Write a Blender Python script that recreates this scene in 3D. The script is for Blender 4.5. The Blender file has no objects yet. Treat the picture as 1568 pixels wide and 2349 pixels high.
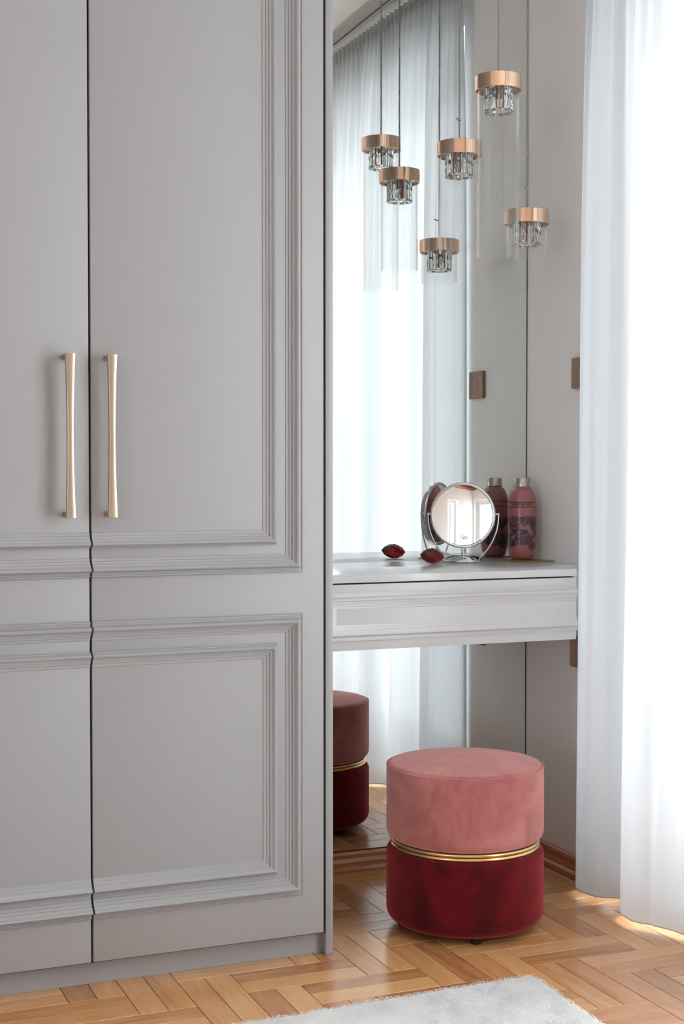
import bpy, bmesh, math, random
from mathutils import Vector, Matrix
random.seed(7)
S = bpy.context.scene
COL = S.collection
PI = math.pi

# ------------------------------------------------------------------ camera
# calibrated from the photograph: 50 mm on a 24x36 frame, 1 m above the floor
F_PX, YAW, PITCH = 3298.4, 0.391473, 0.02712
cam = bpy.data.cameras.new('camera'); cam_o = bpy.data.objects.new('camera', cam); COL.objects.link(cam_o)
cam.sensor_fit = 'VERTICAL'; cam.sensor_height = 36.0; cam.sensor_width = 24.0
cam.lens = F_PX / 2349.0 * 36.0
cam.clip_start = 0.02; cam.clip_end = 200
cam_o.location = (0, 0, 1.0)
cam_o.rotation_euler = (PI/2 - PITCH, 0, -YAW)
S.camera = cam_o

# ------------------------------------------------------------------ light, exposure
world = bpy.data.worlds.new('overcast_sky'); S.world = world; world.use_nodes = True
wn = world.node_tree.nodes; wl = world.node_tree.links
bg = wn['Background']; bg.inputs['Color'].default_value = (0.925, 0.965, 1.0, 1); bg.inputs['Strength'].default_value = 3.6
sun = bpy.data.lights.new('sun', 'SUN'); sun_o = bpy.data.objects.new('sun', sun); COL.objects.link(sun_o)
sun.energy = 0.8; sun.angle = math.radians(2.0); sun.color = (1.0, 0.97, 0.93)
sun_o.rotation_euler = Vector((-0.72, -0.20, -0.665)).to_track_quat('-Z', 'Y').to_euler()
XL_ = -3.15
def portal(name, loc, rot, sx, sy):
    l = bpy.data.lights.new(name, 'AREA'); l.shape = 'RECTANGLE'; l.size = sx; l.size_y = sy
    l.cycles.is_portal = True
    o = bpy.data.objects.new(name, l); COL.objects.link(o); o.location = loc; o.rotation_euler = rot
WY0, WY1, WZ0, WZ1 = 0.85, 2.95, 0.03, 2.27        # window opening in the right wall
portal('window_portal', (2.17, (WY0+WY1)/2, (WZ0+WZ1)/2), (0, PI/2, 0), WZ1-WZ0, WY1-WY0)
VX0, VX1, VZ0, VZ1 = -2.62, -2.22, 0.35, 1.45       # window behind the camera
portal('rear_window_portal', ((VX0+VX1)/2, -1.22, (VZ0+VZ1)/2), (PI/2, 0, 0), VX1-VX0, VZ1-VZ0)
UY0, UY1, UZ0, UZ1 = -0.90, -0.12, 0.30, 2.20       # unseen window added in the left wall to whiten the make-up mirror's reflection
portal('added_window_portal', (XL_-0.22, (UY0+UY1)/2, (UZ0+UZ1)/2), (0, -PI/2, 0), UZ1-UZ0, UY1-UY0)
S.view_settings.view_transform = 'Standard'; S.view_settings.look = 'None'
S.view_settings.gamma = 1.0; S.view_settings.use_curve_mapping = False
S.view_settings.exposure = 1.36
S.cycles.max_bounces = 12; S.cycles.diffuse_bounces = 6; S.cycles.glossy_bounces = 8
S.cycles.transmission_bounces = 10; S.cycles.transparent_max_bounces = 24
S.cycles.caustics_refractive = False; S.cycles.caustics_reflective = True
S.cycles.sample_clamp_indirect = 6.0

# ------------------------------------------------------------------ helpers
def srgb(r, g, b):
    f = lambda c: (c/255/12.92) if c/255 <= 0.04045 else ((c/255+0.055)/1.055)**2.4
    return (f(r), f(g), f(b), 1)
MATS = {}
def material(name, col, rough=0.5, metal=0.0, bump=0.0, bscale=200, var=0.0, vscale=6, **kw):
    m = bpy.data.materials.new(name); m.use_nodes = True; MATS[name] = m
    nt = m.node_tree; n = nt.nodes; l = nt.links; p = n['Principled BSDF']
    p.inputs['Base Color'].default_value = col; p.inputs['Roughness'].default_value = rough
    p.inputs['Metallic'].default_value = metal
    for k, v in kw.items(): p.inputs[k.replace('_', ' ')].default_value = v
    tc = n.new('ShaderNodeTexCoord')
    if var > 0:
        nz = n.new('ShaderNodeTexNoise'); nz.inputs['Scale'].default_value = vscale; nz.inputs['Detail'].default_value = 4
        l.new(tc.outputs['Object'], nz.inputs['Vector'])
        mx = n.new('ShaderNodeMix'); mx.data_type = 'RGBA'
        mx.inputs[6].default_value = tuple(c*(1-var) for c in col[:3])+(1,); mx.inputs[7].default_value = tuple(min(1, c*(1+var)) for c in col[:3])+(1,)
        l.new(nz.outputs['Fac'], mx.inputs[0]); l.new(mx.outputs[2], p.inputs['Base Color'])
    if bump > 0:
        nb = n.new('ShaderNodeTexNoise'); nb.inputs['Scale'].default_value = bscale; nb.inputs['Detail'].default_value = 3
        l.new(tc.outputs['Object'], nb.inputs['Vector'])
        b = n.new('ShaderNodeBump'); b.inputs['Strength'].default_value = bump; b.inputs['Distance'].default_value = 0.001
        l.new(nb.outputs['Fac'], b.inputs['Height']); l.new(b.outputs['Normal'], p.inputs['Normal'])
    return m
def thin_glass(name, tint=(0.97, 0.98, 0.98), f0=0.04, f1=0.85, power=5.0):
    m = bpy.data.materials.new(name); m.use_nodes = True; MATS[name] = m
    nt = m.node_tree; n = nt.nodes; l = nt.links; n.remove(n['Principled BSDF'])
    tr = n.new('ShaderNodeBsdfTransparent'); tr.inputs['Color'].default_value = (*tint, 1)
    gl = n.new('ShaderNodeBsdfGlossy'); gl.inputs['Roughness'].default_value = 0.0; gl.inputs['Color'].default_value = (1, 1, 1, 1)
    fr = n.new('ShaderNodeLayerWeight'); fr.inputs['Blend'].default_value = 0.5
    pw = n.new('ShaderNodeMath'); pw.operation = 'POWER'; pw.inputs[1].default_value = power
    l.new(fr.outputs['Facing'], pw.inputs[0])
    mr = n.new('ShaderNodeMapRange'); mr.inputs['To Min'].default_value = f0; mr.inputs['To Max'].default_value = f1
    l.new(pw.outputs[0], mr.inputs['Value'])
    mx = n.new('ShaderNodeMixShader'); l.new(mr.outputs[0], mx.inputs[0]); l.new(tr.outputs[0], mx.inputs[1]); l.new(gl.outputs[0], mx.inputs[2])
    l.new(mx.outputs[0], n['Material Output'].inputs['Surface'])
    return m

class MB:
    """collects vertices and faces of one mesh"""
    def __init__(s): s.v = []; s.f = []; s.uv = None
    def add(s, vs, fs):
        o = len(s.v); s.v += [tuple(v) for v in vs]; s.f += [tuple(o+i for i in f) for f in fs]; return s
    def box(s, x0, x1, y0, y1, z0, z1):
        return s.add([(x0,y0,z0),(x1,y0,z0),(x1,y1,z0),(x0,y1,z0),(x0,y0,z1),(x1,y0,z1),(x1,y1,z1),(x0,y1,z1)],
                     [(0,3,2,1),(4,5,6,7),(0,1,5,4),(1,2,6,5),(2,3,7,6),(3,0,4,7)])
    def bbox(s, x0, x1, y0, y1, z0, z1, r=0.002, seg=2):
        bm = bmesh.new(); bmesh.ops.create_cube(bm, size=1)
        for v in bm.verts: v.co = ((x0+x1)/2+v.co.x*(x1-x0), (y0+y1)/2+v.co.y*(y1-y0), (z0+z1)/2+v.co.z*(z1-z0))
        bmesh.ops.bevel(bm, geom=bm.edges[:], offset=r, segments=seg, profile=0.5, affect='EDGES')
        bm.verts.index_update(); s.add([v.co[:] for v in bm.verts], [[v.index for v in f.verts] for f in bm.faces]); bm.free(); return s
    def lathe(s, prof, n=48, c=(0,0,0), M=None, a0=0.0):
        """prof: [(r,z)] bottom-outside order; r=0 closes to a pole"""
        vs = []; rings = []
        for r, z in prof:
            if r < 1e-6: rings.append([len(vs)]); vs.append((0,0,z))
            else:
                rings.append(list(range(len(vs), len(vs)+n)))
                vs += [(r*math.cos(a0+2*PI*i/n), r*math.sin(a0+2*PI*i/n), z) for i in range(n)]
        fs = []
        for a, b in zip(rings, rings[1:]):
            for i in range(n):
                j = (i+1) % n
                if len(a) == 1 and len(b) == 1: continue
                if len(a) == 1: fs.append((a[0], b[j], b[i]))
                elif len(b) == 1: fs.append((a[i], a[j], b[0]))
                else: fs.append((a[i], a[j], b[j], b[i]))
        if M is not None: vs = [(M @ Vector(v))[:] for v in vs]
        return s.add([(v[0]+c[0], v[1]+c[1], v[2]+c[2]) for v in vs], fs)
    def tube(s, path, r, n=8, closed=False, cap=True):
        path = [Vector(p) for p in path]; N = len(path); vs = []; fs = []
        up = None
        for i, p in enumerate(path):
            a = path[(i-1) % N] if (closed or i > 0) else p; b = path[(i+1) % N] if (closed or i < N-1) else p
            t = (b-a).normalized()
            if up is None: up = Vector((0,0,1)) if abs(t.z) < 0.9 else Vector((1,0,0))
            x = t.cross(up).normalized(); y = x.cross(t).normalized(); up = y
            rr = r[i] if isinstance(r, (list, tuple)) else r
            vs += [(p + x*rr*math.cos(2*PI*k/n) + y*rr*math.sin(2*PI*k/n))[:] for k in range(n)]
        for i in range(N if closed else N-1):
            j = (i+1) % N
            for k in range(n): fs.append((i*n+k, i*n+(k+1) % n, j*n+(k+1) % n, j*n+k))
        if cap and not closed: fs.append(tuple(reversed(range(n)))); fs.append(tuple((N-1)*n+k for k in range(n)))
        return s.add(vs, fs)
    def build(s, name, mat, parent=None, loc=None, smooth=None, kind=None):
        me = bpy.data.meshes.new(name)
        off = Vector(loc) if loc is not None else Vector((0,0,0))
        me.from_pydata([(Vector(v)-off)[:] for v in s.v], [], s.f); me.update()
        bm = bmesh.new(); bm.from_mesh(me); bmesh.ops.recalc_face_normals(bm, faces=bm.faces); bm.to_mesh(me); bm.free()
        if mat is not None: me.materials.append(MATS[mat] if isinstance(mat, str) else mat)
        o = bpy.data.objects.new(name, me); COL.objects.link(o)
        o.location = off
        if parent is not None:
            o.parent = parent; o.matrix_parent_inverse = parent_inv(parent)
        if smooth is not None:
            for p in me.polygons: p.use_smooth = True
            if smooth < 3.1: me.set_sharp_from_angle(angle=smooth)
        if kind: o['kind'] = kind
        return o
def parent_inv(p):
    bpy.context.view_layer.update(); return p.matrix_world.inverted()
def empty(name, loc, label=None, cat=None, group=None):
    o = bpy.data.objects.new(name, None); COL.objects.link(o); o.location = loc; o.empty_display_size = 0.05
    if label: tag(o, label, cat, group)
    return o
def tag(o, label, cat, group=None):
    o['label'] = label; o['category'] = cat
    if group: o['group'] = group
    return o
def struct(o): o['kind'] = 'structure'; return o
def text_geo(txt, size):
    cu = bpy.data.curves.new('lettering', 'FONT'); cu.body = txt; cu.size = size; cu.align_x = 'CENTER'; cu.align_y = 'CENTER'; cu.resolution_u = 3; cu.offset = size*0.022
    o = bpy.data.objects.new('lettering', cu); COL.objects.link(o)
    dg = bpy.context.evaluated_depsgraph_get(); me = o.evaluated_get(dg).to_mesh()
    vs = [v.co[:] for v in me.vertices]; fs = [tuple(p.vertices) for p in me.polygons]
    o.evaluated_get(dg).to_mesh_clear(); bpy.data.objects.remove(o); bpy.data.curves.remove(cu)
    return vs, fs
def sweep_frame(pts, prof, inward_left=True, y_front=0.0):
    """mitred moulding along an open 2D path (x,z) on a plane facing -Y; prof: (distance from the outer edge inward, height)"""
    P = [Vector(p) for p in pts]; N = len(P); mb = MB(); rows = []
    sgn = 1 if inward_left else -1
    def nrm(a, b): d = (b-a).normalized(); return Vector((-d.y, d.x))*sgn
    for i, p in enumerate(P):
        if i == 0: m = nrm(P[0], P[1])
        elif i == N-1: m = nrm(P[-2], P[-1])
        else:
            n1 = nrm(P[i-1], p); n2 = nrm(p, P[i+1]); m = (n1+n2); m = m/ m.dot(n1)
        rows.append([(p.x+m.x*u, y_front-h, p.y+m.y*u) for u, h in prof])
    vs = [v for r in rows for v in r]; k = len(prof); fs = []
    for i in range(N-1):
        for j in range(k-1): fs.append((i*k+j, i*k+j+1, (i+1)*k+j+1, (i+1)*k+j))
    for i in (0, N-1): fs.append(tuple(i*k+j for j in range(k)))
    mb.add(vs, fs); return mb

# ------------------------------------------------------------------ materials
material('wall_paint', srgb(244, 243, 242), 0.7, bump=0.12, bscale=260)
material('ceiling_paint', srgb(244, 243, 241), 0.8, bump=0.08, bscale=200)
material('wardrobe_paint', srgb(158, 159, 161), 0.45, bump=0.05, bscale=500, var=0.012, vscale=3)
material('desk_paint', srgb(200, 201, 203), 0.28, bump=0.03, bscale=500)
material('desk_lacquer', srgb(204, 205, 207), 0.16, bump=0.02, bscale=500)
material('dark_gap', srgb(38, 34, 32), 0.8)
material('mirror_silver', (0.86, 0.885, 0.87, 1), 0.0, 1.0)
material('mirror_edge', srgb(92, 96, 94), 0.25, 0.3)
material('champagne_metal', srgb(192, 178, 158), 0.38, 1.0, bump=0.03, bscale=900)
material('copper', srgb(238, 200, 172), 0.09, 1.0)
material('copper_inner', srgb(196, 170, 160), 0.35, 0.8)
material('gold_ring', srgb(232, 204, 150), 0.22, 1.0)
material('coaster_gold', srgb(178, 150, 98), 0.35, 0.9)
material('chrome', (0.78, 0.79, 0.79, 1), 0.06, 1.0)
material('brushed_steel', srgb(188, 182, 172), 0.3, 1.0, bump=0.06, bscale=300)
material('bronze_plate', srgb(150, 122, 104), 0.42, 0.45)
material('black_rubber', srgb(22, 20, 20), 0.6)
material('print_dark', srgb(58, 18, 32), 0.6)
material('print_grey', srgb(60, 62, 64), 0.5)
material('cord_grey', srgb(176, 174, 170), 0.55)
material('pvc_white', srgb(235, 236, 238), 0.35)
material('track_grey', srgb(196, 196, 196), 0.5)
material('bulb_copper_reflection', srgb(214, 128, 84), 0.4)  # orange base colour paints in the copper's reflection; the bulb is unlit
material('grey_drape', srgb(120, 122, 126), 0.8)
thin_glass('tube_glass', (0.985, 0.988, 0.988), f0=0.025, f1=0.9, power=3.8)
thin_glass('pane_glass', (0.97, 0.98, 0.98), f0=0.05, f1=0.7)
m = material('crystal', (0.97, 0.98, 0.98, 1), 0.0); m.node_tree.nodes['Principled BSDF'].inputs['Transmission Weight'].default_value = 1.0; m.node_tree.nodes['Principled BSDF'].inputs['IOR'].default_value = 1.52
m = material('ruby_glass', srgb(130, 4, 14), 0.0); q = m.node_tree.nodes['Principled BSDF']; q.inputs['Transmission Weight'].default_value = 0.8; q.inputs['IOR'].default_value = 1.6

def velvet(name, c_dark, c_light, sheen, tint, sc=9, off=(0, 0, 0)):
    m = bpy.data.materials.new(name); m.use_nodes = True; MATS[name] = m
    nt = m.node_tree; n = nt.nodes; l = nt.links; p = n['Principled BSDF']
    tc = n.new('ShaderNodeTexCoord')
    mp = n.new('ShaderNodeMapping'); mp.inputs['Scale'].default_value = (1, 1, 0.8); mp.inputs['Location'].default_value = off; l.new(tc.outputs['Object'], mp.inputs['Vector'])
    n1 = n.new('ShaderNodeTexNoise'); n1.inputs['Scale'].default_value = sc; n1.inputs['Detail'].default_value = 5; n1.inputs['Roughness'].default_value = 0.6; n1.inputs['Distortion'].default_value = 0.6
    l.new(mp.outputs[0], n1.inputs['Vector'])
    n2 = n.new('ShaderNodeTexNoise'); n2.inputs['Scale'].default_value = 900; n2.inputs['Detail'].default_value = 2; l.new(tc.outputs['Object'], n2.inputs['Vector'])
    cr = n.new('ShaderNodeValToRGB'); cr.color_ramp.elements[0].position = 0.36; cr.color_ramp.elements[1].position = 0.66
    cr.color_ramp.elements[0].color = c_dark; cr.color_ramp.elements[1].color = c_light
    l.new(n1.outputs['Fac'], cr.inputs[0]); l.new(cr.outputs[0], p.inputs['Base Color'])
    p.inputs['Roughness'].default_value = 0.85; p.inputs['Specular IOR Level'].default_value = 0.15
    p.inputs['Sheen Weight'].default_value = sheen; p.inputs['Sheen Roughness'].default_value = 0.5; p.inputs['Sheen Tint'].default_value = tint
    b = n.new('ShaderNodeBump'); b.inputs['Strength'].default_value = 0.25; b.inputs['Distance'].default_value = 0.0006
    ad = n.new('ShaderNodeMath'); ad.operation = 'MULTIPLY_ADD'; ad.inputs[1].default_value = 2.5; l.new(n1.outputs['Fac'], ad.inputs[0]); l.new(n2.outputs['Fac'], ad.inputs[2])
    l.new(ad.outputs[0], b.inputs['Height']); l.new(b.outputs['Normal'], p.inputs['Normal'])
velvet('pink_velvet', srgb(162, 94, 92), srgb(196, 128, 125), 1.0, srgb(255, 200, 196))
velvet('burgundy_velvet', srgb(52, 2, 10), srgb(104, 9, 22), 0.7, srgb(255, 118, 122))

def sheer(name):
    m = bpy.data.materials.new(name); m.use_nodes = True; MATS[name] = m
    nt = m.node_tree; n = nt.nodes; l = nt.links; n.remove(n['Principled BSDF'])
    tc = n.new('ShaderNodeTexCoord'); wv = n.new('ShaderNodeTexNoise'); wv.inputs['Scale'].default_value = 700
    mp = n.new('ShaderNodeMapping'); mp.inputs['Scale'].default_value = (1, 1, 0.05); l.new(tc.outputs['Object'], mp.inputs['Vector']); l.new(mp.outputs[0], wv.inputs['Vector'])
    tl = n.new('ShaderNodeBsdfTranslucent'); tl.inputs['Color'].default_value = (0.265, 0.271, 0.278, 1)
    df = n.new('ShaderNodeBsdfDiffuse'); df.inputs['Color'].default_value = (0.90, 0.91, 0.92, 1)
    tr = n.new('ShaderNodeBsdfTransparent')
    a = n.new('ShaderNodeMixShader'); a.inputs[0].default_value = 0.42; l.new(tl.outputs[0], a.inputs[1]); l.new(df.outputs[0], a.inputs[2])
    lw = n.new('ShaderNodeLayerWeight'); lw.inputs['Blend'].default_value = 0.5
    mr = n.new('ShaderNodeMapRange'); mr.inputs['To Min'].default_value = 0.014; mr.inputs['To Max'].default_value = 0.003; l.new(lw.outputs['Facing'], mr.inputs['Value'])
    ad = n.new('ShaderNodeMath'); ad.operation = 'MULTIPLY_ADD'; ad.inputs[1].default_value = 0.01; l.new(wv.outputs['Fac'], ad.inputs[0]); l.new(mr.outputs[0], ad.inputs[2])
    b = n.new('ShaderNodeMixShader'); l.new(ad.outputs[0], b.inputs[0]); l.new(a.outputs[0], b.inputs[1]); l.new(tr.outputs[0], b.inputs[2])
    l.new(b.outputs[0], n['Material Output'].inputs['Surface'])
sheer('sheer_voile')

def wood(name, c_dark, c_mid, c_light, rough=0.24, planks=True, coat=0.35):
    m = bpy.data.materials.new(name); m.use_nodes = True; MATS[name] = m
    nt = m.node_tree; n = nt.nodes; l = nt.links; p = n['Principled BSDF']
    uv = n.new('ShaderNodeUVMap'); uv.uv_map = 'UVMap'
    oi = n.new('ShaderNodeObjectInfo'); at = n.new('ShaderNodeAttribute'); at.attribute_name = 'plank_random'
    rn = n.new('ShaderNodeMath'); rn.operation = 'ADD'; l.new(oi.outputs['Random'], rn.inputs[0]); l.new(at.outputs['Fac'], rn.inputs[1])
    rf = n.new('ShaderNodeMath'); rf.operation = 'FRACT'; l.new(rn.outputs[0], rf.inputs[0])
    cb = n.new('ShaderNodeCombineXYZ')
    for i, k in enumerate((37.0, 11.0, 23.0)):
        mu = n.new('ShaderNodeMath'); mu.operation = 'MULTIPLY'; mu.inputs[1].default_value = k; l.new(rf.outputs[0], mu.inputs[0]); l.new(mu.outputs[0], cb.inputs[i])
    va = n.new('ShaderNodeVectorMath'); va.operation = 'ADD'; l.new(uv.outputs[0], va.inputs[0]); l.new(cb.outputs[0], va.inputs[1])
    mp = n.new('ShaderNodeMapping'); mp.inputs['Scale'].default_value = (5, 85, 1); l.new(va.outputs[0], mp.inputs['Vector'])
    g = n.new('ShaderNodeTexNoise'); g.inputs['Scale'].default_value = 1.6; g.inputs['Detail'].default_value = 6; g.inputs['Roughness'].default_value = 0.65; g.inputs['Distortion'].default_value = 0.9
    l.new(mp.outputs[0], g.inputs['Vector'])
    mp2 = n.new('ShaderNodeMapping'); mp2.inputs['Scale'].default_value = (4, 22, 1); l.new(va.outputs[0], mp2.inputs['Vector'])
    g2 = n.new('ShaderNodeTexNoise'); g2.inputs['Scale'].default_value = 1.0; g2.inputs['Detail'].default_value = 3; g2.inputs['Distortion'].default_value = 1.2; l.new(mp2.outputs[0], g2.inputs['Vector'])
    cr = n.new('ShaderNodeValToRGB'); e = cr.color_ramp.elements; e[0].position = 0.25; e[0].color = c_dark; e[1].position = 0.78; e[1].color = c_light
    k = e.new(0.5); k.color = c_mid
    s1 = n.new('ShaderNodeMath'); s1.operation = 'MULTIPLY_ADD'; s1.inputs[1].default_value = 0.36; l.new(g.outputs['Fac'], s1.inputs[0])
    s2 = n.new('ShaderNodeMath'); s2.operation = 'MULTIPLY_ADD'; s2.inputs[1].default_value = 0.35; l.new(g2.outputs['Fac'], s2.inputs[0])
    s3 = n.new('ShaderNodeMath'); s3.operation = 'MULTIPLY_ADD'; s3.inputs[1].default_value = 0.34 if planks else 0.0; s3.inputs[2].default_value = -0.02 if planks else 0.1; l.new(rf.outputs[0], s3.inputs[0])
    l.new(s3.outputs[0], s2.inputs[2]); l.new(s2.outputs[0], s1.inputs[2]); l.new(s1.outputs[0], cr.inputs[0])
    l.new(cr.outputs[0], p.inputs['Base Color'])
    p.inputs['Roughness'].default_value = rough; p.inputs['Coat Weight'].default_value = coat; p.inputs['Coat Roughness'].default_value = 0.16
    b = n.new('ShaderNodeBump'); b.inputs['Strength'].default_value = 0.12; b.inputs['Distance'].default_value = 0.0006; l.new(g.outputs['Fac'], b.inputs['Height']); l.new(b.outputs['Normal'], p.inputs['Normal'])
wood('oak_parquet', srgb(164, 108, 66), srgb(207, 151, 98), srgb(232, 185, 130))
wood('oak_baseboard', srgb(140, 78, 46), srgb(178, 108, 66), srgb(200, 132, 86), rough=0.35, planks=False)

def rug_mat(name):
    m = material(name, srgb(214, 212, 210), 0.9)
    nt = m.node_tree; n = nt.nodes; l = nt.links; p = n['Principled BSDF']
    tc = n.new('ShaderNodeTexCoord'); nz = n.new('ShaderNodeTexNoise'); nz.inputs['Scale'].default_value = 14; nz.inputs['Detail'].default_value = 5; nz.inputs['Roughness'].default_value = 0.65
    l.new(tc.outputs['Object'], nz.inputs['Vector'])
    cr = n.new('ShaderNodeValToRGB'); cr.color_ramp.elements[0].position = 0.32; cr.color_ramp.elements[0].color = srgb(238, 238, 239); cr.color_ramp.elements[1].position = 0.62; cr.color_ramp.elements[1].color = srgb(252, 252, 251)
    l.new(nz.outputs['Fac'], cr.inputs[0]); l.new(cr.outputs[0], p.inputs['Base Color']); p.inputs['Sheen Weight'].default_value = 0.3
    tl = n.new('ShaderNodeBsdfTranslucent'); l.new(cr.outputs[0], tl.inputs['Color']); ms = n.new('ShaderNodeMixShader'); ms.inputs[0].default_value = 0.42
    l.new(p.outputs[0], ms.inputs[1]); l.new(tl.outputs[0], ms.inputs[2]); l.new(ms.outputs[0], n['Material Output'].inputs['Surface'])
rug_mat('rug_pile')

def bottle_mat(name):
    m = bpy.data.materials.new(name); m.use_nodes = True; MATS[name] = m
    nt = m.node_tree; n = nt.nodes; l = nt.links; p = n['Principled BSDF']
    tc = n.new('ShaderNodeTexCoord'); sp = n.new('ShaderNodeSeparateXYZ'); l.new(tc.outputs['Object'], sp.inputs[0])
    big = n.new('ShaderNodeTexNoise'); big.inputs['Scale'].default_value = 34; big.inputs['Detail'].default_value = 3; big.inputs['Distortion'].default_value = 0.5; l.new(tc.outputs['Object'], big.inputs['Vector'])
    fine = n.new('ShaderNodeTexNoise'); fine.inputs['Scale'].default_value = 170; fine.inputs['Detail'].default_value = 3; fine.inputs['Distortion'].default_value = 1.6; l.new(tc.outputs['Object'], fine.inputs['Vector'])
    # print lies between 18 mm and 122 mm above the base
    def band(a, b, c, d):
        x = n.new('ShaderNodeMapRange'); x.interpolation_type = 'SMOOTHSTEP'; x.inputs['From Min'].default_value = a; x.inputs['From Max'].default_value = b; l.new(sp.outputs['Z'], x.inputs['Value'])
        y = n.new('ShaderNodeMapRange'); y.interpolation_type = 'SMOOTHSTEP'; y.inputs['From Min'].default_value = c; y.inputs['From Max'].default_value = d; y.inputs['To Min'].default_value = 1; y.inputs['To Max'].default_value = 0; l.new(sp.outputs['Z'], y.inputs['Value'])
        z = n.new('ShaderNodeMath'); z.operation = 'MULTIPLY'; l.new(x.outputs[0], z.inputs[0]); l.new(y.outputs[0], z.inputs[1]); return z
    bd = band(0.012, 0.04, 0.10, 0.128)
    th = n.new('ShaderNodeMath'); th.operation = 'MULTIPLY_ADD'; th.inputs[1].default_value = 0.335; th.inputs[2].default_value = -0.26; l.new(bd.outputs[0], th.inputs[0])
    su = n.new('ShaderNodeMath'); su.operation = 'ADD'; l.new(big.outputs['Fac'], su.inputs[0]); l.new(th.outputs[0], su.inputs[1])
    mk = n.new('ShaderNodeMapRange'); mk.inputs['From Min'].default_value = 0.50; mk.inputs['From Max'].default_value = 0.55; l.new(su.outputs[0], mk.inputs['Value'])
    fk = n.new('ShaderNodeMapRange'); fk.inputs['From Min'].default_value = 0.36; fk.inputs['From Max'].default_value = 0.54; fk.inputs['To Min'].default_value = 0.25; l.new(fine.outputs['Fac'], fk.inputs['Value'])
    mu = n.new('ShaderNodeMath'); mu.operation = 'MULTIPLY'; l.new(mk.outputs[0], mu.inputs[0]); l.new(fk.outputs[0], mu.inputs[1])
    mx = n.new('ShaderNodeMix'); mx.data_type = 'RGBA'; mx.inputs[6].default_value = srgb(160, 100, 101); mx.inputs[7].default_value = srgb(46, 26, 50)
    l.new(mu.outputs[0], mx.inputs[0]); l.new(mx.outputs[2], p.inputs['Base Color'])
    p.inputs['Roughness'].default_value = 0.32; p.inputs['Coat Weight'].default_value = 0.25
bottle_mat('printed_bottle')

# ------------------------------------------------------------------ room shell
XR, YB, YM = 1.892, 3.326, 3.31          # right wall, back wall, mirror face
XL, YF, ZC = -3.15, -0.95, 2.45
T = 0.26
fl = struct(MB().box(XL, XR+0.02, YF, YB, -0.12, -0.014).build('floor', 'oak_baseboard'))
struct(MB().box(XL-0.2, XR+T, YF-0.25, YB+0.15, ZC, ZC+0.15).build('ceiling', 'ceiling_paint'))
struct(MB().box(XL-0.2, XR+T, YB, YB+0.15, -0.12, ZC).build('wall_back', 'wall_paint'))
w = MB(); w.box(XL-0.2, XL, UY1, YB, -0.12, ZC); w.box(XL-0.2, XL, YF-0.25, UY0, -0.12, ZC); w.box(XL-0.2, XL, UY0, UY1, UZ1, ZC); w.box(XL-0.2, XL, UY0, UY1, -0.12, UZ0)
struct(w.build('wall_left', 'wall_paint'))
w = MB(); w.box(XR, XR+T, WY1, YB, -0.12, ZC); w.box(XR, XR+T, YF-0.25, WY0, -0.12, ZC); w.box(XR, XR+T, WY0, WY1, WZ1, ZC); w.box(XR, XR+T, WY0, WY1, -0.12, WZ0)
struct(w.build('wall_right', 'wall_paint'))
w = MB(); w.box(XL, VX0, YF-0.25, YF, -0.12, ZC); w.box(VX1, XR, YF-0.25, YF, -0.12, ZC); w.box(VX0, VX1, YF-0.25, YF, VZ1, ZC); w.box(VX0, VX1, YF-0.25, YF, -0.12, VZ0)
struct(w.build('wall_front', 'wall_paint'))

def window_x(name, x, y0, y1, z0, z1, leaves):
    e = struct(empty(name, (x, (y0+y1)/2, z0)))
    f = MB(); t = 0.06
    f.box(x-0.035, x+0.035, y0, y1, z0, z0+t); f.box(x-0.035, x+0.035, y0, y1, z1-t, z1); f.box(x-0.035, x+0.035, y0, y0+t, z0+t, z1-t); f.box(x-0.035, x+0.035, y1-t, y1, z0+t, z1-t)
    f.build('window_frame', 'pvc_white', e)
    wl_ = (y1-y0-2*t)/leaves
    for i in range(leaves):
        a = y0+t+i*wl_; b = a+wl_; s = 0.055
        g = MB(); zz0, zz1 = z0+t, z1-t
        g.box(x-0.045, x+0.02, a+0.003, b-0.003, zz0+0.003, zz0+s+0.02); g.box(x-0.045, x+0.02, a+0.003, b-0.003, zz1-s, zz1-0.003)
        g.box(x-0.045, x+0.02, a+0.003, a+s, zz0+s+0.02, zz1-s); g.box(x-0.045, x+0.02, b-s, b-0.003, zz0+s+0.02, zz1-s)
        sash = g.build('sash', 'pvc_white', e)
        MB().box(x-0.008, x+0.008, a+s, b-s, zz0+s+0.02, zz1-s).build('pane', 'pane_glass', sash)
    return e
window_x('window_1', 2.07, WY0, WY1, WZ0, WZ1, 2)
window_x('window_3_added', XL-0.12, UY0, UY1, UZ0, UZ1, 1)
e = struct(empty('window_2', ((VX0+VX1)/2, YF-0.17, VZ0)))
f = MB(); y0, y1 = YF-0.2, YF-0.14
for a in ((VX0, VX1, VZ0, VZ0+0.06), (VX0, VX1, VZ1-0.06, VZ1), (VX0, VX0+0.06, VZ0+0.06, VZ1-0.06), (VX1-0.06, VX1, VZ0+0.06, VZ1-0.06), ((VX0+VX1)/2-0.03, (VX0+VX1)/2+0.03, VZ0+0.06, VZ1-0.06)):
    f.box(a[0], a[1], y0, y1, a[2], a[3])
f.build('window_frame', 'pvc_white', e)
for a, b in ((VX0+0.06, (VX0+VX1)/2-0.03), ((VX0+VX1)/2+0.03, VX1-0.06)):
    MB().box(a, b, y0+0.02, y0+0.034, VZ0+0.06, VZ1-0.06).build('pane', 'pane_glass', e)

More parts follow.
